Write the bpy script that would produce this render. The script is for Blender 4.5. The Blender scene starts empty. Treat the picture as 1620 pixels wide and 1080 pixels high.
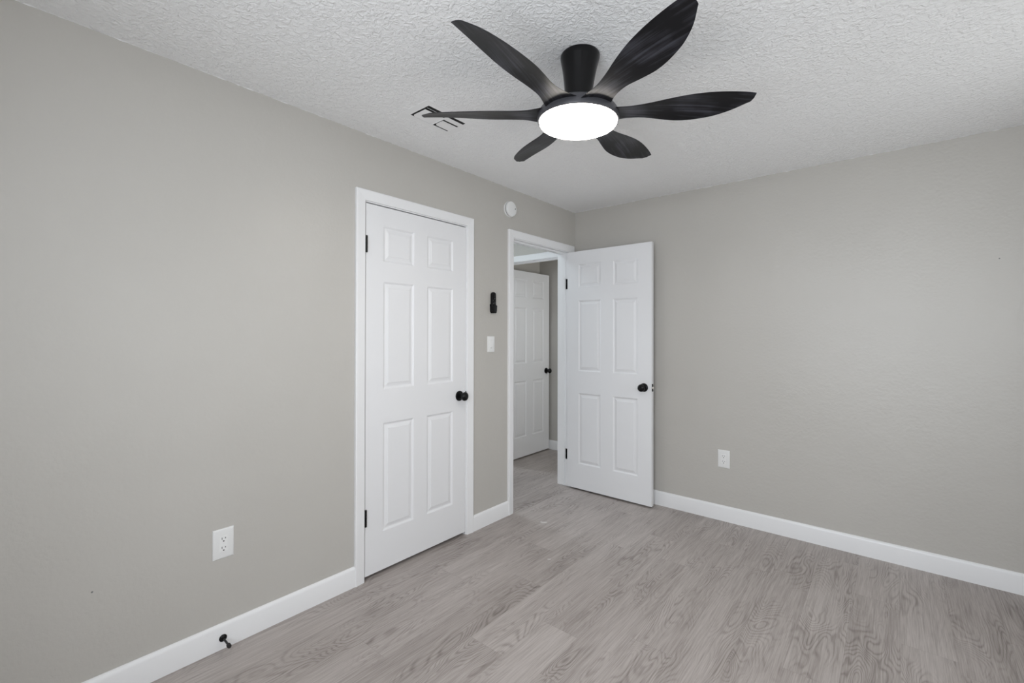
import bpy, bmesh, math, random
from mathutils import Vector, Matrix
import numpy as np

PI = math.pi
R = math.radians
scene = bpy.context.scene
C = scene.collection

# ------------------------------------------------------------------ camera
F_PX, YAW, PITCH, ROLL = 723.42, 0.697655, 0.004135, 0.001966
CAM = (2.21598, -3.52832, 1.34587)
cam_data = bpy.data.cameras.new('camera')
cam_data.sensor_fit = 'HORIZONTAL'
cam_data.sensor_width = 36.0
cam_data.lens = F_PX / 1620 * 36.0
cam_data.shift_y = -14.54 / 1620
cam_data.clip_start = 0.02
cam = bpy.data.objects.new('camera', cam_data)
C.objects.link(cam)
_fw = Vector((-math.sin(YAW) * math.cos(PITCH), math.cos(YAW) * math.cos(PITCH), math.sin(PITCH)))
_r = Vector((math.cos(YAW), math.sin(YAW), 0))
_u = _r.cross(_fw)
_r2 = _r * math.cos(ROLL) + _u * math.sin(ROLL)
_u2 = -_r * math.sin(ROLL) + _u * math.cos(ROLL)
cam.matrix_world = Matrix(((_r2.x, _u2.x, -_fw.x, CAM[0]), (_r2.y, _u2.y, -_fw.y, CAM[1]),
                           (_r2.z, _u2.z, -_fw.z, CAM[2]), (0, 0, 0, 1)))
scene.camera = cam

# ------------------------------------------------------------------ world, lights, exposure
world = bpy.data.worlds.new('world')
scene.world = world
world.use_nodes = True
world.node_tree.nodes['Background'].inputs[0].default_value = (0.75, 0.85, 1.0, 1)
world.node_tree.nodes['Background'].inputs[1].default_value = 1.5

H = 2.44                    # ceiling height
WX, WY = 3.12, -4.08        # the side wall and the wall behind the camera
LAMP_STRENGTH = 28.0


def daylight(name, loc, rot, sx, sy, power, col):
    l = bpy.data.lights.new(name, 'AREA')
    l.shape = 'RECTANGLE'
    l.size, l.size_y = sx, sy
    l.energy = power
    l.color = col
    o = bpy.data.objects.new(name, l)
    o.location = loc
    o.rotation_euler = rot
    C.objects.link(o)
    return o


# daylight arriving at the outside of each window, plus an added fill in the hall
daylight('daylight_side_window', (WX + 0.22, -2.85, 1.53), (0, R(90), 0), 1.16, 0.96, 9.0, (1.0, 0.985, 0.96))
daylight('daylight_corner_window', (WX + 0.22, -1.15, 1.53), (0, R(90), 0), 1.16, 0.96, 9.5, (1.0, 0.985, 0.96))
daylight('daylight_back_window', (2.02, WY - 0.22, 1.43), (R(90), 0, 0), 1.55, 1.34, 58, (0.91, 0.94, 1.0))
daylight('daylight_hall_window', (-3.12, -0.50, 1.5), (0, R(-90), 0), 1.1, 0.6, 38, (0.86, 0.92, 1.0))
daylight('daylight_far_room_window', (1.22, 0.50, 1.5), (0, R(90), 0), 1.0, 0.5, 12, (1.0, 0.98, 0.95))
daylight('hall_fill_light', (-0.62, -0.62, 2.42), (0, 0, 0), 0.25, 0.25, 3.0, (0.80, 0.94, 1.0))  # added fill that brightens the hall end wall; it has no fixture

scene.view_settings.view_transform = 'Standard'
scene.view_settings.look = 'None'
scene.view_settings.gamma = 1.0
scene.view_settings.use_curve_mapping = False
scene.view_settings.exposure = 0.16


# ------------------------------------------------------------------ materials
def mat(name):
    m = bpy.data.materials.new(name)
    m.use_nodes = True
    nt = m.node_tree
    return m, nt, nt.nodes['Principled BSDF']


def noise_bump(nt, b, scale, strength, dist=0.002, detail=3.0, extra=None):
    tc = nt.nodes.new('ShaderNodeTexCoord')
    n = nt.nodes.new('ShaderNodeTexNoise')
    n.inputs['Scale'].default_value = scale
    n.inputs['Detail'].default_value = detail
    bp = nt.nodes.new('ShaderNodeBump')
    bp.inputs['Strength'].default_value = strength
    bp.inputs['Distance'].default_value = dist
    nt.links.new(tc.outputs['Object'], n.inputs['Vector'])
    nt.links.new(n.outputs['Fac'], bp.inputs['Height'])
    nt.links.new(bp.outputs['Normal'], b.inputs['Normal'])
    return tc, n, bp


def plain(name, col, rough=0.5, metal=0.0, spec=0.5, bump=None):
    m, nt, b = mat(name)
    b.inputs['Base Color'].default_value = (*col, 1)
    b.inputs['Roughness'].default_value = rough
    b.inputs['Metallic'].default_value = metal
    b.inputs['Specular IOR Level'].default_value = spec
    if bump:
        noise_bump(nt, b, *bump)
    return m


def wall_paint():
    m, nt, b = mat('grey_wall_paint')
    b.inputs['Roughness'].default_value = 0.42
    b.inputs['Specular IOR Level'].default_value = 0.5
    tc = nt.nodes.new('ShaderNodeTexCoord')
    # large, faint roller patches in the paint
    n2 = nt.nodes.new('ShaderNodeTexNoise')
    n2.inputs['Scale'].default_value = 1.6
    n2.inputs['Detail'].default_value = 4
    cr = nt.nodes.new('ShaderNodeValToRGB')
    cr.color_ramp.elements[0].position = 0.3
    cr.color_ramp.elements[0].color = (0.514, 0.494, 0.460, 1)
    cr.color_ramp.elements[1].position = 0.7
    cr.color_ramp.elements[1].color = (0.532, 0.512, 0.478, 1)
    # tiny scattered nicks
    v = nt.nodes.new('ShaderNodeTexVoronoi')
    v.feature = 'F1'
    v.inputs['Scale'].default_value = 2.6
    lt = nt.nodes.new('ShaderNodeMath')
    lt.operation = 'LESS_THAN'
    lt.inputs[1].default_value = 0.009
    mx = nt.nodes.new('ShaderNodeMix')
    mx.data_type = 'RGBA'
    mx.inputs['B'].default_value = (0.20, 0.20, 0.19, 1)
    L = nt.links.new
    L(tc.outputs['Object'], n2.inputs['Vector'])
    L(tc.outputs['Object'], v.inputs['Vector'])
    L(n2.outputs['Fac'], cr.inputs['Fac'])
    L(v.outputs['Distance'], lt.inputs[0])
    L(lt.outputs[0], mx.inputs['Factor'])
    L(cr.outputs['Color'], mx.inputs['A'])
    L(mx.outputs['Result'], b.inputs['Base Color'])
    n = nt.nodes.new('ShaderNodeTexNoise')
    n.inputs['Scale'].default_value = 62
    n.inputs['Detail'].default_value = 3
    n3 = nt.nodes.new('ShaderNodeTexNoise')
    n3.inputs['Scale'].default_value = 7
    n3.inputs['Detail'].default_value = 2
    mm = nt.nodes.new('ShaderNodeMath')
    mm.operation = 'MULTIPLY'
    ad = nt.nodes.new('ShaderNodeMath')
    ad.operation = 'MULTIPLY_ADD'
    ad.inputs[1].default_value = 1.2
    bp = nt.nodes.new('ShaderNodeBump')
    bp.inputs['Strength'].default_value = 0.5
    bp.inputs['Distance'].default_value = 0.0035
    L(tc.outputs['Object'], n.inputs['Vector'])
    L(tc.outputs['Object'], n3.inputs['Vector'])
    L(n.outputs['Fac'], mm.inputs[0])
    L(n3.outputs['Fac'], mm.inputs[1])
    L(mm.outputs[0], ad.inputs[0])
    L(n3.outputs['Fac'], ad.inputs[2])
    L(ad.outputs[0], bp.inputs['Height'])
    L(bp.outputs['Normal'], b.inputs['Normal'])
    return m


def ceiling_paint():
    m, nt, b = mat('textured_ceiling_paint')
    b.inputs['Base Color'].default_value = (0.94, 0.94, 0.94, 1)
    b.inputs['Roughness'].default_value = 0.75
    b.inputs['Specular IOR Level'].default_value = 0.25
    tc = nt.nodes.new('ShaderNodeTexCoord')
    n = nt.nodes.new('ShaderNodeTexNoise')
    n.inputs['Scale'].default_value = 58
    n.inputs['Detail'].default_value = 3.5
    n.inputs['Roughness'].default_value = 0.55
    n.inputs['Distortion'].default_value = 0.8
    cr = nt.nodes.new('ShaderNodeValToRGB')
    cr.color_ramp.elements[0].position = 0.42
    cr.color_ramp.elements[1].position = 0.68
    bp = nt.nodes.new('ShaderNodeBump')
    bp.inputs['Strength'].default_value = 0.72
    bp.inputs['Distance'].default_value = 0.004
    L = nt.links.new
    L(tc.outputs['Object'], n.inputs['Vector'])
    L(n.outputs['Fac'], cr.inputs['Fac'])
    L(cr.outputs['Color'], bp.inputs['Height'])
    L(bp.outputs['Normal'], b.inputs['Normal'])
    return m


def vinyl_planks():
    m, nt, b = mat('greige_oak_vinyl_planks')
    L = nt.links.new
    N = nt.nodes.new

    def math_(op, a=None, bb=None, c=None):
        n = N('ShaderNodeMath')
        n.operation = op
        for i, x in enumerate((a, bb, c)):
            if x is None:
                continue
            if isinstance(x, (int, float)):
                n.inputs[i].default_value = x
            else:
                L(x, n.inputs[i])
        return n.outputs[0]

    def noise(vec, scale, detail=3, rough=0.5, dist=0.0):
        n = N('ShaderNodeTexNoise')
        n.inputs['Scale'].default_value = scale
        n.inputs['Detail'].default_value = detail
        n.inputs['Roughness'].default_value = rough
        n.inputs['Distortion'].default_value = dist
        L(vec, n.inputs['Vector'])
        return n.outputs['Fac']

    def comb(x, y, z):
        n = N('ShaderNodeCombineXYZ')
        for i, q in enumerate((x, y, z)):
            if isinstance(q, (int, float)):
                n.inputs[i].default_value = q
            else:
                L(q, n.inputs[i])
        return n.outputs[0]

    def ramp(fac, stops):
        n = N('ShaderNodeValToRGB')
        e = n.color_ramp.elements
        while len(e) < len(stops):
            e.new(0.5)
        for k, (p_, c_) in enumerate(stops):
            e[k].position = p_
            e[k].color = (c_, c_, c_, 1) if isinstance(c_, (int, float)) else (*c_, 1)
        L(fac, n.inputs['Fac'])
        return n.outputs['Color']

    tc = N('ShaderNodeTexCoord')
    sp = N('ShaderNodeSeparateXYZ')
    L(tc.outputs['Object'], sp.inputs[0])
    X, Y = sp.outputs[0], sp.outputs[1]
    PW, PL = 0.183, 1.22
    xi = math_('DIVIDE', math_('ADD', X, 10.03), PW)
    row = math_('FLOOR', xi)
    fx = math_('FRACT', xi)
    wn = N('ShaderNodeTexWhiteNoise')
    wn.noise_dimensions = '1D'
    L(row, wn.inputs['W'])
    yo = math_('ADD', math_('DIVIDE', math_('ADD', Y, 20.0), PL), wn.outputs['Value'])
    colm = math_('FLOOR', yo)
    fy = math_('FRACT', yo)
    wn2 = N('ShaderNodeTexWhiteNoise')
    wn2.noise_dimensions = '2D'
    L(comb(row, colm, 0), wn2.inputs['Vector'])
    rnd = wn2.outputs['Value']
    off = math_('MULTIPLY', rnd, 37.0)
    off2 = math_('MULTIPLY', wn.outputs['Value'], 53.0)
    # long, warped growth-ring field: contour lines of a stretched noise make cathedrals
    base = comb(math_('ADD', math_('MULTIPLY', X, 6.0), off), math_('ADD', math_('MULTIPLY', Y, 1.35), off2), off)
    g = noise(base, 1.0, 2.3, 0.42, 0.35)
    rings = math_('SINE', math_('MULTIPLY', g, 260.0))
    rings = math_('MULTIPLY_ADD', rings, 0.5, 0.5)
    rings = math_('POWER', rings, 2.6)
    # where the swirls show
    mk = noise(comb(math_('ADD', math_('MULTIPLY', X, 6.5), off2), math_('ADD', math_('MULTIPLY', Y, 2.0), off), 3.1), 1.0, 2, 0.5)
    mask = ramp(mk, [(0.42, 0.0), (0.62, 1.0)])
    # straight fibres
    fib = noise(comb(math_('MULTIPLY', X, 210.0), math_('ADD', math_('MULTIPLY', Y, 6.0), off), 0), 1.0, 3, 0.65, 0.4)
    fib2 = noise(comb(math_('MULTIPLY', X, 34.0), math_('ADD', math_('MULTIPLY', Y, 1.5), off), 7), 1.0, 4, 0.65, 0.8)
    cloud = noise(comb(math_('ADD', math_('MULTIPLY', X, 4.0), off), math_('MULTIPLY', Y, 1.2), 0), 1.0, 2, 0.5)
    # knots
    kv = N('ShaderNodeTexVoronoi')
    kv.inputs['Scale'].default_value = 1.0
    L(comb(math_('ADD', math_('MULTIPLY', X, 3.6), off), math_('ADD', math_('MULTIPLY', Y, 1.7), off2), 0), kv.inputs['Vector'])
    knot = ramp(kv.outputs['Distance'], [(0.0, 1.0), (0.05, 0.15), (0.14, 0.0)])
    tone = math_('MULTIPLY_ADD', math_('SUBTRACT', rnd, 0.5), 0.11, 0.55)
    tone = math_('ADD', tone, math_('MULTIPLY', math_('SUBTRACT', fib, 0.5), 0.78))
    tone = math_('ADD', tone, math_('MULTIPLY', math_('SUBTRACT', fib2, 0.5), 0.46))
    tone = math_('ADD', tone, math_('MULTIPLY', math_('SUBTRACT', cloud, 0.5), 0.34))
    tone = math_('SUBTRACT', tone, math_('MULTIPLY', math_('MULTIPLY', rings, mask), 0.22))
    tone = math_('SUBTRACT', tone, math_('MULTIPLY', knot, 0.42))
    colr = ramp(tone, [(0.0, (0.105, 0.088, 0.078)), (0.30, (0.265, 0.232, 0.214)), (0.55, (0.400, 0.358, 0.336)), (0.9, (0.56, 0.515, 0.492))])
    # seams
    ex = math_('MINIMUM', fx, math_('SUBTRACT', 1.0, fx))
    ey = math_('MINIMUM', fy, math_('SUBTRACT', 1.0, fy))
    sx = math_('LESS_THAN', math_('MULTIPLY', ex, PW), 0.0007)
    sy = math_('LESS_THAN', math_('MULTIPLY', ey, PL), 0.0010)
    seam = math_('MAXIMUM', sx, sy)
    mx = N('ShaderNodeMix')
    mx.data_type = 'RGBA'
    L(math_('MULTIPLY', seam, 0.22), mx.inputs['Factor'])
    L(colr, mx.inputs['A'])
    mx.inputs['B'].default_value = (0.12, 0.10, 0.09, 1)
    L(mx.outputs['Result'], b.inputs['Base Color'])
    b.inputs['Specular IOR Level'].default_value = 0.45
    rg = math_('MULTIPLY_ADD', fib, 0.10, 0.43)
    L(rg, b.inputs['Roughness'])
    bp = N('ShaderNodeBump')
    bp.inputs['Strength'].default_value = 0.16
    bp.inputs['Distance'].default_value = 0.001
    L(math_('SUBTRACT', math_('ADD', fib, math_('MULTIPLY', rings, 0.4)), seam), bp.inputs['Height'])
    L(bp.outputs['Normal'], b.inputs['Normal'])
    return m


def blade_plastic():
    m, nt, b = mat('scuffed_black_blade')
    L = nt.links.new
    tc = nt.nodes.new('ShaderNodeTexCoord')
    mp = nt.nodes.new('ShaderNodeMapping')
    mp.inputs['Scale'].default_value = (1.6, 62.0, 4.0)
    n = nt.nodes.new('ShaderNodeTexNoise')
    n.inputs['Scale'].default_value = 1.6
    n.inputs['Detail'].default_value = 4
    n.inputs['Distortion'].default_value = 0.6
    n2 = nt.nodes.new('ShaderNodeTexNoise')
    n2.inputs['Scale'].default_value = 7
    n2.inputs['Detail'].default_value = 3
    mu = nt.nodes.new('ShaderNodeMath')
    mu.operation = 'MULTIPLY'
    cr = nt.nodes.new('ShaderNodeValToRGB')
    cr.color_ramp.elements[0].position = 0.24
    cr.color_ramp.elements[0].color = (0.006, 0.006, 0.0075, 1)
    cr.color_ramp.elements[1].position = 0.46
    cr.color_ramp.elements[1].color = (0.060, 0.060, 0.074, 1)
    L(tc.outputs['Object'], mp.inputs['Vector'])
    L(mp.outputs['Vector'], n.inputs['Vector'])
    L(tc.outputs['Object'], n2.inputs['Vector'])
    L(n.outputs['Fac'], mu.inputs[0])
    L(n2.outputs['Fac'], mu.inputs[1])
    L(mu.outputs[0], cr.inputs['Fac'])
    L(cr.outputs['Color'], b.inputs['Base Color'])
    b.inputs['Roughness'].default_value = 0.36
    b.inputs['Specular IOR Level'].default_value = 0.22
    return m


def window_glass():
    m = bpy.data.materials.new('clear_window_glass')
    m.use_nodes = True
    nt = m.node_tree
    nt.nodes.clear()
    o = nt.nodes.new('ShaderNodeOutputMaterial')
    mx = nt.nodes.new('ShaderNodeMixShader')
    mx.inputs[0].default_value = 0.06
    t = nt.nodes.new('ShaderNodeBsdfTransparent')
    t.inputs[0].default_value = (0.97, 0.98, 0.98, 1)
    g = nt.nodes.new('ShaderNodeBsdfGlossy')
    g.inputs['Roughness'].default_value = 0.02
    nt.links.new(t.outputs[0], mx.inputs[1])
    nt.links.new(g.outputs[0], mx.inputs[2])
    nt.links.new(mx.outputs[0], o.inputs[0])
    return m


M_WALL = wall_paint()
M_CEIL = ceiling_paint()
M_FLOOR = vinyl_planks()
M_TRIM = plain('white_semi_gloss_trim', (0.86, 0.86, 0.865), 0.33, 0, 0.5, (30, 0.025, 0.001))
M_DOOR = plain('white_painted_door', (0.82, 0.82, 0.83), 0.36, 0, 0.5, (30, 0.05, 0.0015))
M_PLATE = plain('white_plastic', (0.80, 0.80, 0.79), 0.32)
M_PLATE2 = plain('white_plastic_insert', (0.84, 0.84, 0.83), 0.28)
M_BLACK = plain('matte_black_metal', (0.004, 0.004, 0.0045), 0.26, 0.0, 0.25)
M_GLOSS = plain('gloss_black_plastic', (0.004, 0.004, 0.0045), 0.24, 0, 0.22)
M_HOUSE = plain('black_housing_with_glow', (0.055, 0.055, 0.062), 0.36, 0, 0.4)  # base colour lifted from black to imitate the lamp's glow on the housing
M_COLLAR = plain('worn_grey_collar', (0.09, 0.09, 0.11), 0.42, 0, 0.5, (90, 0.4, 0.002))
M_BLADE = blade_plastic()
M_DARK = plain('dark_slot', (0.01, 0.01, 0.01), 0.7)
M_VENT = plain('white_enamel_register', (0.90, 0.90, 0.90), 0.5)
M_DUCT = plain('duct_shade_black', (0.015, 0.015, 0.015), 0.9)
M_STEEL = plain('brushed_latch_steel', (0.55, 0.53, 0.48), 0.35, 0.9)
M_RUBBER = plain('black_rubber', (0.015, 0.013, 0.013), 0.6)
M_LEGEND = plain('pale_button_print', (0.55, 0.56, 0.58), 0.5)
M_CHIP = plain('white_paint_chip', (0.85, 0.85, 0.83), 0.6)
M_GLASS = window_glass()
M_CONCRETE = plain('pale_ground', (0.45, 0.44, 0.42), 0.9)

M_LAMP, _nt, _b = mat('lit_white_diffuser')
_b.inputs['Base Color'].default_value = (0.9, 0.9, 0.9, 1)
_b.inputs['Emission Color'].default_value = (1.0, 0.94, 0.86, 1)
_b.inputs['Emission Strength'].default_value = LAMP_STRENGTH


# ------------------------------------------------------------------ mesh helpers
def bx(bm, x0, x1, y0, y1, z0, z1):
    vs = [bm.verts.new((x, y, z)) for x in (x0, x1) for y in (y0, y1) for z in (z0, z1)]
    for f in ((0, 1, 3, 2), (4, 6, 7, 5), (0, 4, 5, 1), (2, 3, 7, 6), (0, 2, 6, 4), (1, 5, 7, 3)):
        bm.faces.new([vs[i] for i in f])
    return vs


def prism(bm, pts, axis_fn, a, b):
    """extrude a closed 2D profile from a to b; axis_fn(p, q, t) -> 3D"""
    v0 = [bm.verts.new(axis_fn(p, q, a)) for p, q in pts]
    v1 = [bm.verts.new(axis_fn(p, q, b)) for p, q in pts]
    n = len(pts)
    for i in range(n):
        bm.faces.new((v0[i], v0[(i + 1) % n], v1[(i + 1) % n], v1[i]))
    bm.faces.new(v0[::-1])
    bm.faces.new(v1)


def lathe(bm, prof, axis_fn, seg=48, cap0=True, cap1=True):
    """prof: list of (r, h); axis_fn(a, b, h) -> 3D"""
    rings = []
    for r, h in prof:
        if r < 1e-6:
            rings.append([bm.verts.new(axis_fn(0, 0, h))])
        else:
            rings.append([bm.verts.new(axis_fn(r * math.cos(2 * PI * k / seg), r * math.sin(2 * PI * k / seg), h)) for k in range(seg)])
    for a, b in zip(rings, rings[1:]):
        for k in range(seg):
            k2 = (k + 1) % seg
            if len(a) == 1 and len(b) == 1:
                continue
            if len(a) == 1:
                bm.faces.new((a[0], b[k], b[k2]))
            elif len(b) == 1:
                bm.faces.new((a[k], b[0], a[k2]))
            else:
                bm.faces.new((a[k], b[k], b[k2], a[k2]))
    if cap0 and len(rings[0]) > 1:
        bm.faces.new(rings[0])
    if cap1 and len(rings[-1]) > 1:
        bm.faces.new(rings[-1][::-1])


def obj(name, bm, m, parent=None, smooth=False, bevel=0.0, seg=2, origin=None, angle=35):
    bmesh.ops.recalc_face_normals(bm, faces=bm.faces[:])
    if origin is not None:
        bmesh.ops.translate(bm, verts=bm.verts[:], vec=-Vector(origin))
    me = bpy.data.meshes.new(name)
    bm.to_mesh(me)
    bm.free()
    me.materials.append(m)
    o = bpy.data.objects.new(name, me)
    C.objects.link(o)
    if origin is not None:
        o.location = origin
    if parent is not None:
        o.parent = parent
        if origin is not None:
            o.location = Vector(origin) - parent.location if parent.parent is None else Vector(origin)
    if bevel > 0:
        md = o.modifiers.new('bevel', 'BEVEL')
        md.width = bevel
        md.segments = seg
        md.limit_method = 'ANGLE'
        md.angle_limit = R(40)
    if smooth:
        for p_ in me.polygons:
            p_.use_smooth = True
        if angle < 179:
            me.set_sharp_from_angle(angle=R(angle))
    return o


def tag(o, label=None, cat=None, group=None, kind=None):
    if label:
        o['label'] = label
    if cat:
        o['category'] = cat
    if group:
        o['group'] = group
    if kind:
        o['kind'] = kind
    return o


def empty(name, loc, label, cat, group=None):
    o = bpy.data.objects.new(name, None)
    o.empty_display_size = 0.05
    o.location = loc
    C.objects.link(o)
    return tag(o, label, cat, group)


def struct(name, bm, m, **k):
    o = obj(name, bm, m, **k)
    o['kind'] = 'structure'
    return o


def part(name, bm, m, parent, **k):
    """mesh in world coordinates parented to a thing whose origin is at parent.location"""
    bmesh.ops.translate(bm, verts=bm.verts[:], vec=-world_loc(parent))
    return obj(name, bm, m, parent=parent, **k)


def world_loc(o):
    v = Vector(o.location)
    while o.parent is not None:
        o = o.parent
        v += Vector(o.location)
    return v


# ------------------------------------------------------------------ the room shell
T = 0.115                               # wall thickness
# closet doorway clear opening and hall doorway clear opening, in y (z up to the head)
CL0, CL1, CLZ = -2.133, -1.369, 2.069
DW0, DW1, DWZ = -0.874, -0.097, 2.069
JT = 0.018                              # jamb board thickness
# hall end doorway (in the wall that continues the right wall's line), in x
HD0, HD1, HDZ = -0.896, -0.126, 2.062
HY = 0.014                              # hall end wall face
FY = 0.885                              # far wall of the room beyond
FX = -1.055                             # left wall of the room beyond

bm = bmesh.new()
for y0, y1, z0 in ((WY - T, CL0 - JT, 0), (CL0 - JT, CL1 + JT, CLZ + JT), (CL1 + JT, DW0 - JT, 0),
                   (DW0 - JT, DW1 + JT, DWZ + JT), (DW1 + JT, 0.0, 0)):
    bx(bm, -T, 0, y0, y1, z0, H)
struct('wall_left', bm, M_WALL)

bm = bmesh.new()
bx(bm, 0, WX + T, 0, T, 0, H)
struct('wall_right', bm, M_WALL)

# side wall with window 1
W1 = (-3.30, -2.40, 0.98, 2.08)
W4 = (-1.60, -0.70, 0.98, 2.08)
bm = bmesh.new()
bx(bm, WX, WX + T, WY - T, W1[0], 0, H)
bx(bm, WX, WX + T, W1[1], W4[0], 0, H)
bx(bm, WX, WX + T, W4[1], 0, 0, H)
for w_ in (W1, W4):
    bx(bm, WX, WX + T, w_[0], w_[1], 0, w_[2])
    bx(bm, WX, WX + T, w_[0], w_[1], w_[3], H)
struct('wall_side', bm, M_WALL)
# back wall with window 2
W2 = (1.30, 2.75, 0.80, 2.06)
bm = bmesh.new()
bx(bm, 0, W2[0], WY - T, WY, 0, H)
bx(bm, W2[1], WX, WY - T, WY, 0, H)
bx(bm, W2[0], W2[1], WY - T, WY, 0, W2[2])
bx(bm, W2[0], W2[1], WY - T, WY, W2[3], H)
struct('wall_back', bm, M_WALL)

# hall: end wall with its doorway, far side wall, near end wall with a window
bm = bmesh.new()
bx(bm, -3.1, HD0 - JT, HY, HY + 0.1, 0, H)
bx(bm, HD0 - JT, HD1 + JT, HY, HY + 0.1, HDZ + JT, H)
bx(bm, HD1 + JT, 0.0, HY, HY + 0.1, 0, H)
struct('wall_hall_end', bm, M_WALL)
bm = bmesh.new()
bx(bm, -3.1, -T, -1.05, -1.0, 0, H)
struct('wall_hall_side', bm, M_WALL)
W3 = (-0.85, -0.15, 0.95, 2.05)
bm = bmesh.new()
bx(bm, -3.1, -3.0, -1.0, W3[0], 0, H)
bx(bm, -3.1, -3.0, W3[1], HY, 0, H)
bx(bm, -3.1, -3.0, W3[0], W3[1], 0, W3[2])
bx(bm, -3.1, -3.0, W3[0], W3[1], W3[3], H)
struct('wall_hall_far', bm, M_WALL)
# the room beyond the hall doorway
bm = bmesh.new()
bx(bm, FX - T, FX, HY + 0.1, FY + T, 0, H)
struct('wall_far_left', bm, M_WALL)
bm = bmesh.new()
bx(bm, FX, 1.1, FY, FY + T, 0, H)
struct('wall_far_end', bm, M_WALL)
bm = bmesh.new()
W5 = (0.25, 0.75, 1.0, 2.0)
bx(bm, 1.0, 1.1, T, W5[0], 0, H)
bx(bm, 1.0, 1.1, W5[1], FY, 0, H)
bx(bm, 1.0, 1.1, W5[0], W5[1], 0, W5[2])
bx(bm, 1.0, 1.1, W5[0], W5[1], W5[3], H)
struct('wall_far_right', bm, M_WALL)
# closet interior behind the closed door
bm = bmesh.new()
bx(bm, -0.80, -0.75, -2.45, -1.05, 0, H)
bx(bm, -0.75, -T, -2.50, -2.45, 0, H)
bx(bm, -0.75, -T, -1.05, -1.0, 0, H)
struct('wall_closet', bm, M_WALL)

bm = bmesh.new()
bx(bm, -3.2, WX + T, WY - T, FY + T, -0.1, 0)
struct('floor', bm, M_FLOOR)

# ceiling slab with its ragged texture line where it meets the walls
random.seed(4)
bm = bmesh.new()
bx(bm, -3.2, WX + T, WY - T, FY + T, H, H + 0.1)


def ragged(a, b, fn):
    t = a
    prev = random.uniform(0.0003, 0.0015)
    while t < b:
        st = random.uniform(0.008, 0.026)
        nx = min(b, t + st)
        cur = random.choice((random.uniform(0.0002, 0.0008), random.uniform(0.0002, 0.0014), random.uniform(0.0005, 0.0032)))
        v = [bm.verts.new(fn(*q)) for q in ((t, 0.0015, H + 0.001), (nx, 0.0015, H + 0.001), (nx, 0.0012, H - cur), (t, 0.0012, H - prev))]
        w = [bm.verts.new(fn(*q)) for q in ((t, 0.006, H + 0.001), (nx, 0.006, H + 0.001))]
        bm.faces.new(v)
        bm.faces.new((v[3], v[2], w[1], w[0]))
        prev = cur
        t = nx


ragged(WY, 0, lambda s, d, z: (d, s, z))
ragged(0, WX, lambda s, d, z: (s, -d, z))
struct('ceiling', bm, M_CEIL)

# ground outside, under the windows
bm = bmesh.new()
bx(bm, -6, 9, -11, 6, -0.22, -0.12)
struct('ground', bm, M_CONCRETE)


# baseboards
def base_prof(t, h):
    return [(0, 0), (t, 0), (t, h - 0.016), (t - 0.0015, h - 0.011), (t - 0.0035, h - 0.006), (t - 0.0075, h - 0.0018), (t - 0.011, h), (0, h)]


def baseboard(name, a, b, fn, h=0.106, t=0.014):
    bm = bmesh.new()
    prism(bm, base_prof(t, h), fn, a, b)
    struct(name, bm, M_TRIM, smooth=True, angle=50)


LX = lambda p_, q_, s: (p_, s, q_)
RY = lambda p_, q_, s: (s, -p_, q_)
CW = 0.057
baseboard('baseboard_left', WY, CL0 - 0.005 - CW, LX)
baseboard('baseboard_middle', CL1 + 0.005 + CW, DW0 - 0.005 - CW, LX)
baseboard('baseboard_right', 0.0, WX, RY, h=0.110)
baseboard('baseboard_side', WY, 0.0, lambda p_, q_, s: (WX - p_, s, q_))
baseboard('baseboard_back', 0.0, WX, lambda p_, q_, s: (s, WY + p_, q_))
baseboard('baseboard_hall', -3.0, -T, lambda p_, q_, s: (s, -1.0 + p_, q_))
baseboard('baseboard_hall_end', -3.0, HD0 - 0.005 - CW, lambda p_, q_, s: (s, HY - p_, q_))
baseboard('baseboard_far', FX, 1.0, lambda p_, q_, s: (s, FY - p_, q_))
baseboard('baseboard_far_left', HY + 0.1, FY, lambda p_, q_, s: (FX + p_, s, q_))


# door casings with mitred corners: profile (w across the board from the opening, t out of the wall)
CAS = [(0, 0), (0, 0.0105), (0.003, 0.0125), (0.010, 0.0130), (0.030, 0.0155), (0.046, 0.0175), (0.053, 0.0175), (CW, 0.0150), (CW, 0)]


def casing(bm, a0, a1, top, fn, prof=CAS):
    """three mitred boards around an opening a0..a1 in the along-wall coordinate; fn(along, out, z)"""
    rings = []
    for (al, z) in ((0, 0), (0, 1), (1, 1), (1, 0)):
        ring = []
        for w, t in prof:
            x = a0 - w if al == 0 else a1 + w
            zz = top + w if z else 0.0
            ring.append(bm.verts.new(fn(x, t, zz)))
        rings.append(ring)
    n = len(prof)
    for r0, r1 in zip(rings, rings[1:]):
        for i in range(n):
            bm.faces.new((r0[i], r0[(i + 1) % n], r1[(i + 1) % n], r1[i]))
    bm.faces.new(rings[0])
    bm.faces.new(rings[-1][::-1])


REV = 0.005


def frame_boards(bm, a0, a1, top, d0, d1, fn, stop=None):
    """jamb boards between depths d0..d1 plus a stop strip; fn(along, depth, z) -> 3D"""
    def q(x0, x1, y0, y1, z0, z1):
        vs = [bm.verts.new(fn(x, y, z)) for x in (x0, x1) for y in (y0, y1) for z in (z0, z1)]
        for f in ((0, 1, 3, 2), (4, 6, 7, 5), (0, 4, 5, 1), (2, 3, 7, 6), (0, 2, 6, 4), (1, 5, 7, 3)):
            bm.faces.new([vs[i] for i in f])
    q(a0 - JT, a0, d0, d1, 0, top)
    q(a1, a1 + JT, d0, d1, 0, top)
    q(a0 - JT, a1 + JT, d0, d1, top, top + JT)
    if stop:
        s0, s1 = stop
        e = 0.0004
        q(a0 - e, a0 + 0.010, s0, s1, 0, top)
        q(a1 - 0.010, a1 + e, s0, s1, 0.008, top)
        q(a0 + 0.010, a1 - 0.010, s0, s1, top - 0.010, top + e)


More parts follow.
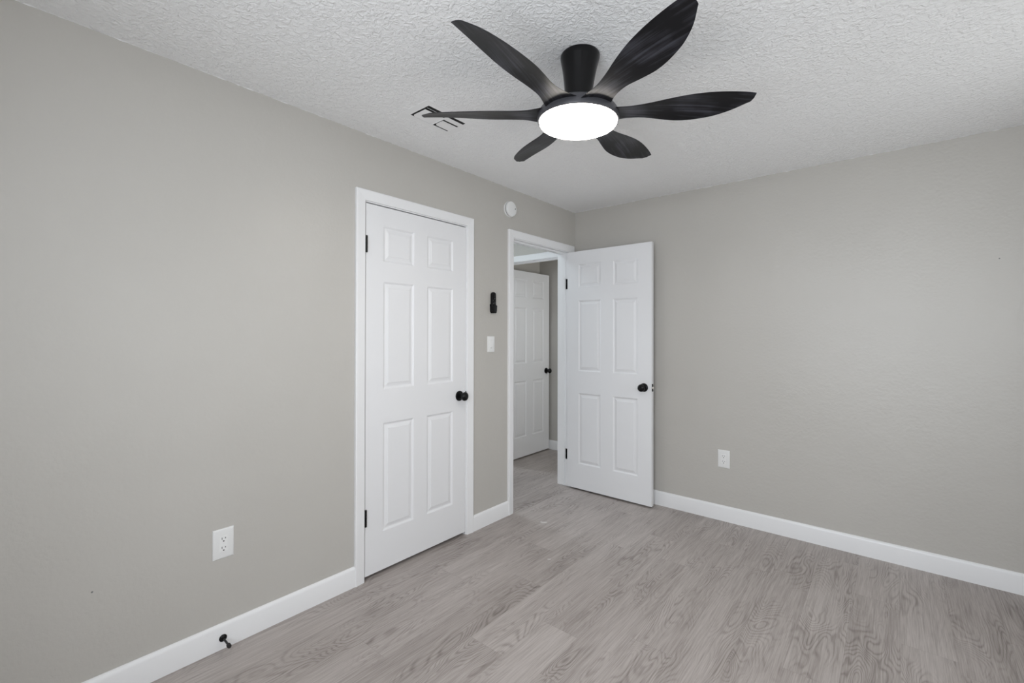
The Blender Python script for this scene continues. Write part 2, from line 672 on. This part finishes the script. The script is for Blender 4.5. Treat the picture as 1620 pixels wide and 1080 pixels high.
bm = bmesh.new()
casing(bm, CL0 - REV, CL1 + REV, CLZ + REV, lambda a, o_, z: (o_, a, z))
frame_boards(bm, CL0, CL1, CLZ, -T, 0.0, lambda a, d, z: (d, a, z), (-0.075, -0.039))
struct('trim_1', bm, M_TRIM)

bm = bmesh.new()
casing(bm, DW0 - REV, DW1 + REV, DWZ + REV, lambda a, o_, z: (o_, a, z))
casing(bm, DW0 - REV, DW1 + REV, DWZ + REV, lambda a, o_, z: (-T - o_, a, z))
frame_boards(bm, DW0, DW1, DWZ, -T, 0.0, lambda a, d, z: (d, a, z), (-0.075, -0.039))
struct('trim_2', bm, M_TRIM)

bm = bmesh.new()
casing(bm, HD0 - REV, HD1 + REV, HDZ + REV, lambda a, o_, z: (a, HY - o_, z))
frame_boards(bm, HD0, HD1, HDZ, HY, HY + 0.1, lambda a, d, z: (a, d, z), (HY + 0.025, HY + 0.061))
struct('trim_3', bm, M_TRIM)


# ------------------------------------------------------------------ six-panel doors
def six_panel(width, height, thick=0.035):
    """leaf in local coordinates: u 0..width from the hinge edge, z 0..height, v 0 (front face) .. -thick"""
    z0 = -0.015
    us = [0, 0.113, 0.328, width - 0.328, width - 0.113, width]
    if width < 0.75:
        us = [0, 0.108, 0.318, width - 0.318, width - 0.108, width]
    zs = [0, 0.229 + z0, 0.838 + z0, 1.028 + z0, 1.636 + z0, 1.749 + z0, 1.950 + z0, height]
    bm = bmesh.new()
    for side in (0, 1):
        def P(u, d, z):
            return (u, -d if side == 0 else -thick + d, z)
        grid = {}

        def gv(i, j):
            if (i, j) not in grid:
                grid[(i, j)] = bm.verts.new(P(us[i], 0, zs[j]))
            return grid[(i, j)]
        for i in range(5):
            for j in range(7):
                c = [gv(i, j), gv(i + 1, j), gv(i + 1, j + 1), gv(i, j + 1)]
                if i in (1, 3) and j in (1, 3, 5):
                    prev = c
                    # moulded sticking: ovolo down, narrow valley, long bevel up to the raised field
                    for ins, d in ((0.0015, 0.0014), (0.0050, 0.0032), (0.0085, 0.0074), (0.0130, 0.0082),
                                   (0.0170, 0.0080), (0.0335, 0.0034), (0.0348, 0.0012)):
                        ring = [bm.verts.new(P(us[i] + ins, d, zs[j] + ins)), bm.verts.new(P(us[i + 1] - ins, d, zs[j] + ins)),
                                bm.verts.new(P(us[i + 1] - ins, d, zs[j + 1] - ins)), bm.verts.new(P(us[i] + ins, d, zs[j + 1] - ins))]
                        for k in range(4):
                            bm.faces.new((prev[k], prev[(k + 1) % 4], ring[(k + 1) % 4], ring[k]))
                        prev = ring
                    bm.faces.new(prev)
                else:
                    bm.faces.new(c)
        if side == 0:
            front = dict(grid)
        else:
            back = dict(grid)
    for (i, i2, j, j2) in [(i, i + 1, 0, 0) for i in range(5)] + [(i, i + 1, 7, 7) for i in range(5)] + [(0, 0, j, j + 1) for j in range(7)] + [(5, 5, j, j + 1) for j in range(7)]:
        bm.faces.new((front[(i, j)], front[(i2, j2)], back[(i2, j2)], back[(i, j)]))
    return bm


def place(bm, fn):
    for v in bm.verts:
        v.co = fn(*v.co)
    return bm


KNOB = [(0.0, 0.0), (0.0335, 0.0), (0.0335, 0.004), (0.031, 0.0075), (0.022, 0.010), (0.0125, 0.012), (0.0115, 0.022), (0.0118, 0.031),
        (0.017, 0.036), (0.0245, 0.041), (0.0283, 0.048), (0.0288, 0.054), (0.0268, 0.060), (0.021, 0.0655), (0.012, 0.0685), (0.0, 0.0695)]


def knob(leaf, fn, hint=None):
    """fn(a, b, h) maps the knob's cross-section and stand-off to world"""
    bm = bmesh.new()
    lathe(bm, KNOB[:7], fn, 40)
    ros = part('knob_rosette', bm, M_BLACK, leaf, smooth=True)
    bm = bmesh.new()
    lathe(bm, KNOB[6:], fn, 40)
    k = part('door_knob', bm, M_BLACK, leaf, smooth=True)
    k['label'] = 'round black door knob'
    return k


def hinge_barrel(bm, x, y, z0, z1, r=0.0072):
    n = 5
    for k in range(n):
        a = z0 + (z1 - z0) * k / n + 0.0004
        b = z0 + (z1 - z0) * (k + 1) / n - 0.0004
        lathe(bm, [(r - 0.0006, a), (r, a + 0.0008), (r, b - 0.0008), (r - 0.0006, b)], lambda p_, q_, h: (x + p_, y + q_, h), 20)
    lathe(bm, [(0.0, z0 - 0.002), (r - 0.001, z0 - 0.001), (r - 0.001, z0 + 0.001)], lambda p_, q_, h: (x + p_, y + q_, h), 20, False, True)
    lathe(bm, [(r - 0.001, z1 - 0.001), (r - 0.001, z1 + 0.001), (0.0, z1 + 0.002)], lambda p_, q_, h: (x + p_, y + q_, h), 20, True, False)


# closet door: closed, face flush with the wall
CB = 0.020
leaf = obj('door_1', place(six_panel(0.757, 2.062 - CB), lambda u, v, z: (v, CL0 + 0.004 + u, CB + z)), M_DOOR, origin=(0, CL0 + 0.004, CB))
tag(leaf, 'closed white six-panel closet door with black knob and hinges', kind='structure')
knob(leaf, lambda a, b, h: (h, -1.428 + a, 0.937 + b))
for z0, z1 in ((1.792, 1.882), (0.296, 0.386)):
    bm = bmesh.new()
    hinge_barrel(bm, 0.0062, CL0 + 0.0035, z0, z1)
    bx(bm, -0.030, 0.0035, CL0 + 0.0004, CL0 + 0.0036, z0 + 0.001, z1 - 0.001)
    part('hinge', bm, M_BLACK, leaf, smooth=True)
bm = bmesh.new()
bx(bm, -0.030, 0.004, CL1 - 0.0016, CL1 + 0.0004, 0.905, 0.964)
prism(bm, [(0.004, 0.918), (0.013, 0.922), (0.014, 0.952), (0.004, 0.957)], lambda p_, q_, s: (p_, s, q_), CL1 - 0.0012, CL1 + 0.0012)
sp = struct('trim_4', bm, M_BLACK, bevel=0.0006)
sp['label'] = 'black strike plate on the closet door jamb'

# bedroom door: standing open at a right angle, parallel to the right wall
DB = 0.016
DX0 = 0.004
leaf = obj('door_2', place(six_panel(0.770, 2.064 - DB), lambda u, v, z: (DX0 + u, -0.130 - v, DB + z)), M_DOOR, origin=(DX0, -0.130, DB))
tag(leaf, 'white six-panel bedroom door standing open before the right wall', kind='structure')
knob(leaf, lambda a, b, h: (0.712 + a, -0.130 - h, 0.932 + b))
knob(leaf, lambda a, b, h: (0.712 + a, -0.095 + h, 0.932 + b))
for z0, z1 in ((1.748, 1.838), (0.240, 0.330)):
    bm = bmesh.new()
    bx(bm, -0.0345, 0.006, DW1 - 0.0018, DW1 + 0.0004, z0, z1)
    bx(bm, DX0 - 0.0020, DX0 + 0.0003, -0.127, DW1 - 0.002, z0, z1)
    hinge_barrel(bm, DX0 + 0.0035, -0.0890, z0, z1)
    part('hinge', bm, M_BLACK, leaf, smooth=True)
bm = bmesh.new()
DE = DX0 + 0.770
bx(bm, DE - 0.001, DE + 0.0012, -0.125, -0.100, 0.904, 0.962)
lp = part('latch_plate', bm, M_BLACK, leaf, bevel=0.0005)
bm = bmesh.new()
prism(bm, [(DE, -0.1215), (DE + 0.010, -0.1190), (DE + 0.011, -0.1075), (DE, -0.1060)], lambda p_, q_, s: (p_, q_, s), 0.9265, 0.9405)
lb = part('latch_bolt', bm, M_STEEL, lp)

# the door of the room beyond the hall, standing open
leaf = obj('door_3', place(six_panel(0.742, 2.032 - 0.014), lambda u, v, z: (-0.892 + v, HY + 0.098 + u, 0.014 + z)), M_DOOR, origin=(-0.892, HY + 0.098, 0.014))
tag(leaf, 'white six-panel door open in the room beyond the hall', kind='structure')
knob(leaf, lambda a, b, h: (-0.892 + h, 0.796 + a, 0.924 + b))
knob(leaf, lambda a, b, h: (-0.927 - h, 0.796 + a, 0.924 + b))
for z0, z1 in ((1.748, 1.838), (0.240, 0.330)):
    bm = bmesh.new()
    hinge_barrel(bm, -0.889, HY + 0.0925, z0, z1, 0.005)
    part('hinge', bm, M_BLACK, leaf, smooth=True)


# ------------------------------------------------------------------ windows (behind the camera)
def window(idx, a0, a1, z0, z1, d_in, sgn, fn, label):
    """fn(along, depth, z); d_in = inner wall face, wall runs outwards in +sgn"""
    def q(bm, x0, x1, y0, y1, zz0, zz1):
        vs = [bm.verts.new(fn(x, y, z)) for x in (x0, x1) for y in (y0, y1) for z in (zz0, zz1)]
        for f in ((0, 1, 3, 2), (4, 6, 7, 5), (0, 4, 5, 1), (2, 3, 7, 6), (0, 2, 6, 4), (1, 5, 7, 3)):
            bm.faces.new([vs[i] for i in f])
    dm = d_in + sgn * 0.06
    dn = d_in + sgn * 0.095
    bm = bmesh.new()
    f = 0.04
    q(bm, a0, a1, dm, dn, z0, z0 + f)
    q(bm, a0, a1, dm, dn, z1 - f, z1)
    q(bm, a0, a0 + f, dm, dn, z0 + f, z1 - f)
    q(bm, a1 - f, a1, dm, dn, z0 + f, z1 - f)
    zm = (z0 + z1) / 2
    q(bm, a0 + f, a1 - f, dm, dn, zm - 0.02, zm + 0.02)
    w = struct('window_%d' % idx, bm, M_PLATE, bevel=0.002)
    w['label'] = label
    bm = bmesh.new()
    dg = d_in + sgn * 0.0775
    q(bm, a0 + f - 0.004, a1 - f + 0.004, dg, dg + sgn * 0.004, z0 + f - 0.004, z1 - f + 0.004)
    obj('pane', bm, M_GLASS, parent=w)
    bm = bmesh.new()
    q(bm, a0 - 0.02, a1 + 0.02, d_in - sgn * 0.02, dm, z0 - 0.018, z0 - 0.0003)
    obj('window_sill', bm, M_TRIM, parent=w, bevel=0.003)


window(1, W1[0], W1[1], W1[2], W1[3], WX, 1, lambda a, d, z: (d, a, z), 'white sash window in the side wall')
window(2, W2[0], W2[1], W2[2], W2[3], WY, -1, lambda a, d, z: (a, d, z), 'white sash window in the wall behind the viewer')
window(4, W4[0], W4[1], W4[2], W4[3], WX, 1, lambda a, d, z: (d, a, z), 'white sash window in the side wall nearer the corner')
window(3, W3[0], W3[1], W3[2], W3[3], -3.0, -1, lambda a, d, z: (d, a, z), 'white sash window at the far end of the hall')
window(5, W5[0], W5[1], W5[2], W5[3], 1.0, 1, lambda a, d, z: (d, a, z), 'white sash window in the room beyond the hall')

# ------------------------------------------------------------------ ceiling fan
FC = (1.268, -1.984)
Q = [2.1993, -0.0567, -0.3342, -1.2145, 1.804, 1.0046, 0.2217, -0.0017, -0.0175, -0.0312, -0.0049, -0.0999, 0.625, -0.1476]
KN = np.array([.13, .19, .25, .32, .39, .46, .53, .58, .62])
EP = np.array([0.0477, 0.0171, 0.0026, 0.003, 0.001, -0.0158, -0.046, -0.083, -0.1273])
EM = np.array([-0.0808, -0.0785, -0.0939, -0.1213, -0.1456, -0.1624, -0.1736, -0.1794, -0.1813])
TX, TY, DX, DY = Q[9], Q[10], -0.010, 0.0
BX, BY = Q[7], Q[8]
fan = empty('ceiling_fan', (FC[0], FC[1], H), 'six-bladed black ceiling fan with a lit round white lamp, mounted on the ceiling', 'ceiling fan')


def fan_pt(x, y, z):
    """hangs very slightly out of plumb: x, y about the hub axis, z absolute"""
    k = min(1.0, max(0.0, (H - z) / 0.2))
    return (FC[0] + x + DX * k, FC[1] + y + DY * k, z + k * (TX * (x + DX) + TY * (y + DY)))


bm = bmesh.new()
lathe(bm, [(0.0740, 2.4405), (0.0765, 2.436), (0.0765, 2.428), (0.0735, 2.415), (0.0680, 2.392), (0.0625, 2.362), (0.0580, 2.330), (0.0545, 2.300), (0.0525, 2.275), (0.0520, 2.250)], fan_pt, 64)
part('down_tube', bm, M_BLACK, fan, smooth=True)
bm = bmesh.new()
lathe(bm, [(0.0455, 2.262), (0.0550, 2.262), (0.0565, 2.258), (0.0565, 2.242), (0.060, 2.238), (0.060, 2.226)], fan_pt, 64)
part('collar', bm, M_COLLAR, fan, smooth=True)
bm = bmesh.new()
lathe(bm, [(0.050, 2.233), (0.090, 2.235), (0.130, 2.233), (0.1440, 2.228), (0.1500, 2.223), (0.1550, 2.215), (0.1585, 2.205), (0.1595, 2.195), (0.1590, 2.186), (0.1570, 2.1815), (0.1540, 2.1805), (0.1515, 2.1820), (0.1515, 2.186)], fan_pt, 96)
part('motor_housing', bm, M_HOUSE, fan, smooth=True, angle=50)
bm = bmesh.new()
pr = [(0.1508, 2.186), (0.1512, 2.1800), (0.1510, 2.1760)]
for k in range(1, 9):
    a = k / 8 * PI / 2
    pr.append((0.1508 * math.cos(a) ** 0.8 if a < 1.57 else 0.0, 2.1755 - 0.0195 * math.sin(a)))
pr[-1] = (0.0, pr[-1][1])
lathe(bm, pr, fan_pt, 96)
lp = part('light_diffuser', bm, M_LAMP, fan, smooth=True, angle=180)
lp['label'] = 'glowing white lamp cover'


def hermite(val, x):
    m = np.gradient(val, KN)
    i = int(np.clip(np.searchsorted(KN, x) - 1, 0, len(KN) - 2))
    h = KN[i + 1] - KN[i]
    t = (x - KN[i]) / h
    return (2 * t**3 - 3 * t**2 + 1) * val[i] + (t**3 - 2 * t**2 + t) * h * m[i] + (-2 * t**3 + 3 * t**2) * val[i + 1] + (t**3 - t**2) * h * m[i + 1]


def smooth_edge(val, x):
    if x >= 0.5:
        return hermite(val, x)
    return (hermite(val, max(.13, x - .012)) + 2 * hermite(val, x) + hermite(val, x + .012)) / 4


def blade_mesh():
    """blade in its own frame: x along the span, y across (counter-clockwise side +)"""
    bm = bmesh.new()
    st = []
    for s in np.linspace(0.118, 0.62, 46):
        sc = max(s, 0.13)
        st.append((s, smooth_edge(EM, sc), smooth_edge(EP, sc)))
    smax, ut = Q[12], Q[13]
    for a in np.linspace(0, PI / 2, 9)[1:-1]:
        st.append((0.62 + (smax - 0.62) * math.sin(a), ut + (EM[-1] - ut) * math.cos(a), ut + (EP[-1] - ut) * math.cos(a)))
    NU = 14
    rings = []
    for s, u0, u1 in st:
        x = s - 0.35
        f = Q[2] + Q[3] * x + Q[4] * x * x
        th = 0.0042 * min(1.0, (smax - s) / 0.05 + 0.3)
        top, bot = [], []
        for k in range(NU + 1):
            v = k / NU
            u = u0 + (u1 - u0) * v
            z = Q[1] * x + Q[11] * x * x + u * math.sin(f) - Q[5] * u * u
            y = u * math.cos(f)
            h = th * math.sqrt(max(0.0, 1 - (2 * v - 1) ** 4)) + 0.0004
            top.append((s, y, z + h))
            bot.append((s, y, z - h * 0.35))
        rings.append([bm.verts.new(p_) for p_ in top + bot[::-1]])
    n = len(rings[0])
    for a, b in zip(rings, rings[1:]):
        for k in range(n):
            bm.faces.new((a[k], a[(k + 1) % n], b[(k + 1) % n], b[k]))
    bm.faces.new(rings[0])
    tip = bm.verts.new((smax, ut * math.cos(Q[2]), sum(v.co.z for v in rings[-1]) / n))
    for k in range(n):
        bm.faces.new((rings[-1][k], rings[-1][(k + 1) % n], tip))
    return bm


bmesh_blade = blade_mesh()
blade = obj('blade', bmesh_blade, M_BLADE, smooth=True, angle=60, parent=fan)
blades = [blade] + [blade.copy() for _ in range(5)]
for k, o in enumerate(blades):
    if k:
        C.objects.link(o)
        o.parent = fan
    th = R(-151 + 60 * k) + Q[6]
    # the hanging assembly is slightly tilted: turn about the hub first, then tilt
    m_ = Matrix.Rotation(-TX, 4, 'Y') @ Matrix.Rotation(TY, 4, 'X') @ Matrix.Rotation(th, 4, 'Z')
    m_.translation = Vector((BX, BY, Q[0] - H + TX * BX + TY * BY))
    o.matrix_basis = m_

# ------------------------------------------------------------------ ceiling register
vent = empty('ceiling_vent', (0.436, -1.99, H), 'white metal air register set in the ceiling by the fan', 'air vent')
VX0, VX1, VY0, VY1 = 0.366, 0.506, -2.112, -1.868
bm = bmesh.new()
# raised flange: outer edge on the ceiling, inner edge turned up into the opening
rings = []
for ins, z in ((-0.040, 2.4398), (-0.039, 2.4385), (-0.010, 2.4378), (-0.002, 2.4372), (0.0, 2.4385), (0.0, 2.448)):
    rings.append([bm.verts.new(v) for v in ((VX0 + ins, VY0 + ins, z), (VX1 - ins, VY0 + ins, z), (VX1 - ins, VY1 - ins, z), (VX0 + ins, VY1 - ins, z))])
for a, b in zip(rings, rings[1:]):
    for k in range(4):
        bm.faces.new((a[k], a[(k + 1) % 4], b[(k + 1) % 4], b[k]))
part('frame', bm, M_VENT, vent)
bm = bmesh.new()
v = [bm.verts.new(p_) for p_ in ((VX0, VY0, 2.4385), (VX1, VY0, 2.4385), (VX1, VY1, 2.4385), (VX0, VY1, 2.4385))]
bm.faces.new(v)
part('duct_shade_sheet', bm, M_DUCT, vent)  # flat black sheet painted as the shade inside a duct; no duct behind it


def louvre(x0, x1, y0, y1, z, cut=0.0, rise=0.0):
    """pressed louvre running along y; cut rounds its two x0 corners, rise lifts the x0 edge"""
    bm = bmesh.new()
    pts = [(x1, y0), (x1, y1)]
    n = 5
    if cut > 0:
        for k in range(n + 1):
            a = PI / 2 * k / n
            pts.append((x0 + cut - cut * math.sin(a), y1 - cut * 0.25 + cut * 0.25 * math.cos(a)))
        for k in range(n + 1):
            a = PI / 2 * k / n
            pts.append((x0 + cut - cut * math.cos(a), y0 + cut - cut * math.sin(a)))
    else:
        pts += [(x0, y1), (x0, y0)]
    f = lambda x: z + rise * (x1 - x) / (x1 - x0)
    lo = [bm.verts.new((x, y, f(x))) for x, y in pts]
    hi = [bm.verts.new((x, y, f(x) + 0.0008)) for x, y in pts]
    m = len(pts)
    for k in range(m):
        bm.faces.new((lo[k], lo[(k + 1) % m], hi[(k + 1) % m], hi[k]))
    bm.faces.new(lo)
    bm.faces.new(hi[::-1])
    return bm


VM = -1.980
for (x0, x1, y0, y1, cut) in ((0.3725, 0.4720, VY0 + 0.007, VM - 0.003, 0.018), (0.4885, 0.4910, VY0 + 0.004, VM - 0.003, 0.0),
                              (0.3800, 0.4470, VM + 0.010, VY1 - 0.001, 0.022), (0.4580, 0.4925, VM + 0.005, VY1 - 0.001, 0.0)):
    part('louvre', louvre(x0, x1, y0, y1, 2.4340, cut, 0.0008), M_VENT, vent)
bm = bmesh.new()
bx(bm, VX0 + 0.001, VX1 - 0.001, VM - 0.0025, VM + 0.0025, 2.4325, 2.4383)
part('divider', bm, M_VENT, vent)

# ------------------------------------------------------------------ smoke detector
sm = empty('smoke_detector', (0, -0.912, 2.281), 'round white smoke detector high on the left wall', 'smoke detector')
fx = lambda a, b, h: (h, -0.923 + a * 0.965, 2.279 + b * 0.965)
bm = bmesh.new()
lathe(bm, [(0.0, 0.0), (0.0610, 0.0), (0.0615, 0.008), (0.0590, 0.0100), (0.052, 0.0100)], fx, 64)
part('base', bm, M_PLATE, sm, smooth=True)
bm = bmesh.new()
lathe(bm, [(0.050, 0.0095), (0.0540, 0.0095), (0.0540, 0.0160), (0.050, 0.0160)], fx, 64)
part('vent_gap', bm, M_DARK, sm)
bm = bmesh.new()
lathe(bm, [(0.045, 0.0155), (0.0575, 0.0155), (0.0585, 0.0175), (0.0580, 0.025), (0.0550, 0.0300), (0.048, 0.0320), (0.0, 0.0330)], fx, 64)
cv = part('cover', bm, M_PLATE2, sm, smooth=True)
bm = bmesh.new()
lathe(bm, [(0.0, 0.0320), (0.0055, 0.0320), (0.0050, 0.0340), (0.0, 0.0345)], lambda a, b, h: (h - 0.001, -0.888 + a * 0.8, 2.284 + b), 20)
part('test_button', bm, M_DARK, cv, smooth=True)

# ------------------------------------------------------------------ remote control in its holder
YR = -1.1075


def slab(bm, pts, d0, d1, r=0.0035):
    """rounded-edge slab standing out from the left wall; pts in (y, z)"""
    cy = sum(p_[0] for p_ in pts) / len(pts)
    cz = sum(p_[1] for p_ in pts) / len(pts)
    rings = []
    for ins, d in ((0.0, d0), (0.0, d1 - r), (r * 0.3, d1 - r * 0.3), (r, d1)):
        ring = []
        for (y, z) in pts:
            l = math.hypot(y - cy, z - cz)
            ring.append(bm.verts.new((d, y - (y - cy) / l * ins, z - (z - cz) / l * ins)))
        rings.append(ring)
    n = len(pts)
    for a, b in zip(rings, rings[1:]):
        for k in range(n):
            bm.faces.new((a[k], a[(k + 1) % n], b[(k + 1) % n], b[k]))
    bm.faces.new(rings[0])
    bm.faces.new(rings[-1])


def rounded(w, z0, z1, r_top, r_bot, cy, n=8, taper=0.0):
    pts = []
    hw = w / 2
    for (sx, zc, a0, r) in ((1, z1, 0, r_top), (-1, z1, PI / 2, r_top), (-1, z0, PI, r_bot), (1, z0, 1.5 * PI, r_bot)):
        up = zc == z1
        h2 = hw - (0 if up else taper)
        for k in range(n + 1):
            a = a0 + PI / 2 * k / n
            cx_ = sx * (h2 - r)
            cz_ = zc - r if up else zc + r
            pts.append((cy + cx_ + r * math.cos(a), cz_ + r * math.sin(a)))
    return pts


remote = empty('remote_control', (0, YR, 1.57), 'slim black remote control standing in its holder above the light switch', 'remote control')
bm = bmesh.new()
slab(bm, rounded(0.043, 1.503, 1.646, 0.019, 0.006, YR), 0.006, 0.0205)
body = part('body', bm, M_GLOSS, remote, smooth=True, angle=60)
spots = [(0.0, 1.631)] + [(dy, z) for z in (1.610, 1.594, 1.578, 1.568, 1.558) for dy in (-0.0105, 0.0, 0.0105)]
for i, (dy, z) in enumerate(spots):
    bm = bmesh.new()
    lathe(bm, [(0.0036, 0.0200), (0.0036, 0.0212), (0.0030, 0.0217), (0.0, 0.0217)], lambda a, b, h: (h, YR + dy + a, z + b * 0.8), 14)
    bt = part('button', bm, M_BLACK, body, smooth=True)
bm = bmesh.new()
for dy, z in ((0.004, 1.5985), (-0.0105, 1.5865), (0.0, 1.5735), (0.010, 1.5730), (-0.010, 1.5635), (0.001, 1.5632), (0.0105, 1.5632)):
    bx(bm, 0.0203, 0.0208, YR + dy - 0.0016, YR + dy + 0.0016, z - 0.0007, z + 0.0007)
part('button_print', bm, M_LEGEND, body)
holder = empty('remote_holder', (0, YR, 1.52), 'black wall-mounted cradle holding the remote control', 'remote holder')
bm = bmesh.new()
slab(bm, rounded(0.050, 1.500, 1.560, 0.004, 0.006, YR, taper=0.004), 0.0, 0.0055, 0.001)
part('back_plate', bm, M_GLOSS, holder, smooth=True, angle=60)
bm = bmesh.new()
o_ = rounded(0.054, 1.495, 1.553, 0.007, 0.007, YR, taper=0.006)
pocket = [(y, z) for y, z in o_]
# front lip of the cradle, with side cheeks joining it to the back plate
slab(bm, pocket, 0.0215, 0.0265, 0.002)
for s_ in (-1, 1):
    ya, yb = sorted((YR + s_ * 0.0228, YR + s_ * 0.0262))
    bx(bm, 0.003, 0.0240, ya, yb, 1.512, 1.548)
bx(bm, 0.003, 0.0240, YR - 0.017, YR + 0.017, 1.4955, 1.5005)
part('cradle', bm, M_GLOSS, holder, smooth=True, angle=40)

# ------------------------------------------------------------------ light switch
sw = empty('light_switch', (0, -1.122, 1.275), 'white light switch plate on the left wall beneath the remote control', 'light switch')
bm = bmesh.new()
slab(bm, rounded(0.071, 1.218, 1.332, 0.004, 0.004, -1.122, 4), 0, 0.0065, 0.003)
part('wall_plate', bm, M_PLATE, sw, smooth=True, angle=40)
bm = bmesh.new()
prism(bm, [(0.005, 1.242), (0.0085, 1.242), (0.0068, 1.276), (0.0095, 1.309), (0.005, 1.309)], lambda p_, q_, s: (p_, s, q_), -1.1365, -1.1135)
part('rocker', bm, M_PLATE2, sw, bevel=0.0006)
bm = bmesh.new()
bx(bm, 0.006, 0.0085, -1.1115, -1.1065, 1.244, 1.307)
part('dimmer_slot', bm, M_PLATE2, sw, bevel=0.0006)
bm = bmesh.new()
bx(bm, 0.0083, 0.0089, -1.133, -1.117, 1.2475, 1.2490)
part('indicator', bm, M_DARK, sw)


# ------------------------------------------------------------------ outlets
def outlet(cx, cz, fn, loc, label):
    """fn(along, out, z)"""
    t = empty('wall_outlet', loc, label, 'electrical outlet', None)

    def box(bm, a0, a1, o0, o1, z0, z1):
        vs = [bm.verts.new(fn(a, o_, z)) for a in (a0, a1) for o_ in (o0, o1) for z in (z0, z1)]
        for f in ((0, 1, 3, 2), (4, 6, 7, 5), (0, 4, 5, 1), (2, 3, 7, 6), (0, 2, 6, 4), (1, 5, 7, 3)):
            bm.faces.new([vs[i] for i in f])
    bm = bmesh.new()
    rings = []
    for ins, o_ in ((0, 0.0), (0, 0.0022), (0.0012, 0.0040), (0.0055, 0.0060), (0.0075, 0.0064)):
        rings.append([bm.verts.new(fn(a, o_, z)) for a, z in ((cx - 0.0405 + ins, cz - 0.0635 + ins), (cx + 0.0405 - ins, cz - 0.0635 + ins), (cx + 0.0405 - ins, cz + 0.0635 - ins), (cx - 0.0405 + ins, cz + 0.0635 - ins))])
    for a, b in zip(rings, rings[1:]):
        for k in range(4):
            bm.faces.new((a[k], a[(k + 1) % 4], b[(k + 1) % 4], b[k]))
    bm.faces.new(rings[-1])
    bm.faces.new(rings[0])
    part('wall_plate', bm, M_PLATE, t, smooth=True, angle=25)
    bm = bmesh.new()
    box(bm, cx - 0.0165, cx + 0.0165, 0.005, 0.0073, cz - 0.0335, cz + 0.0335)
    face = part('receptacle', bm, M_PLATE2, t, bevel=0.0008)
    for dz in (0.0195, -0.0195):
        bm = bmesh.new()
        box(bm, cx - 0.0078, cx - 0.0055, 0.0066, 0.0076, cz + dz - 0.001, cz + dz + 0.0078)
        box(bm, cx + 0.0052, cx + 0.0078, 0.0066, 0.0076, cz + dz + 0.0005, cz + dz + 0.0070)
        prof = [(0.0030 * math.cos(2 * PI * k / 14), 0.0028 * math.sin(2 * PI * k / 14)) for k in range(14)]
        prism(bm, prof, lambda p_, q_, s: fn(cx + p_, s, cz + dz - 0.0085 + q_), 0.0066, 0.0076)
        part('socket_slots', bm, M_DARK, face)
    bm = bmesh.new()
    prof = [(0.0024 * math.cos(2 * PI * k / 14), 0.0024 * math.sin(2 * PI * k / 14)) for k in range(14)]
    prism(bm, prof, lambda p_, q_, s: fn(cx + p_, s, cz + q_), 0.0070, 0.0079)
    part('screw', bm, M_PLATE, face)
    return t


outlet(-2.8155, 0.446, lambda a, o_, z: (o_, a, z), (0, -2.8155, 0.446), 'white duplex outlet low on the left wall above the door stop')
outlet(1.263, 0.4460, lambda a, o_, z: (a, -o_, z), (1.263, 0, 0.446), 'white duplex outlet low on the right wall beyond the open door')

# ------------------------------------------------------------------ door stop
ds = empty('door_stop', (0.014, -2.819, 0.0475), 'small black rigid door stop screwed to the left baseboard below the outlet', 'door stop')
fx = lambda a, b, h: (0.014 + h, -2.819 + a, 0.0475 - 0.04 * h + b)
bm = bmesh.new()
lathe(bm, [(0.0, 0.0), (0.0150, 0.0), (0.0152, 0.002), (0.0130, 0.0048), (0.0080, 0.0070), (0.0048, 0.0085)], fx, 40)
part('base', bm, M_BLACK, ds, smooth=True)
bm = bmesh.new()
lathe(bm, [(0.0048, 0.0080), (0.0043, 0.012), (0.0043, 0.058), (0.0052, 0.062)], fx, 24)
part('rod', bm, M_BLACK, ds, smooth=True)
bm = bmesh.new()
lathe(bm, [(0.0050, 0.0610), (0.0078, 0.0625), (0.0082, 0.068), (0.0080, 0.076), (0.0066, 0.0790), (0.0, 0.0800)], fx, 28)
part('rubber_tip', bm, M_RUBBER, ds, smooth=True)


# ------------------------------------------------------------------ two specks of paint on the floor
def chip(pts, label):
    bm = bmesh.new()
    v0 = [bm.verts.new((x, y, 0.0)) for x, y in pts]
    v1 = [bm.verts.new((x, y, 0.0012)) for x, y in pts]
    n = len(pts)
    for k in range(n):
        bm.faces.new((v0[k], v0[(k + 1) % n], v1[(k + 1) % n], v1[k]))
    bm.faces.new(v0)
    bm.faces.new(v1)
    cx_ = sum(p_[0] for p_ in pts) / n
    cy_ = sum(p_[1] for p_ in pts) / n
    o = obj('paint_chip', bm, M_CHIP, origin=(cx_, cy_, 0))
    tag(o, label, 'paint chip')


chip([(0.263, -0.876), (0.284, -0.868), (0.304, -0.853), (0.300, -0.861), (0.282, -0.875), (0.266, -0.881)], 'long thin white paint chip on the floor near the bedroom doorway')
chip([(0.618, -1.286), (0.626, -1.281), (0.634, -1.274), (0.631, -1.283), (0.622, -1.290)], 'tiny white paint chip on the floor, nearer the middle of the room')
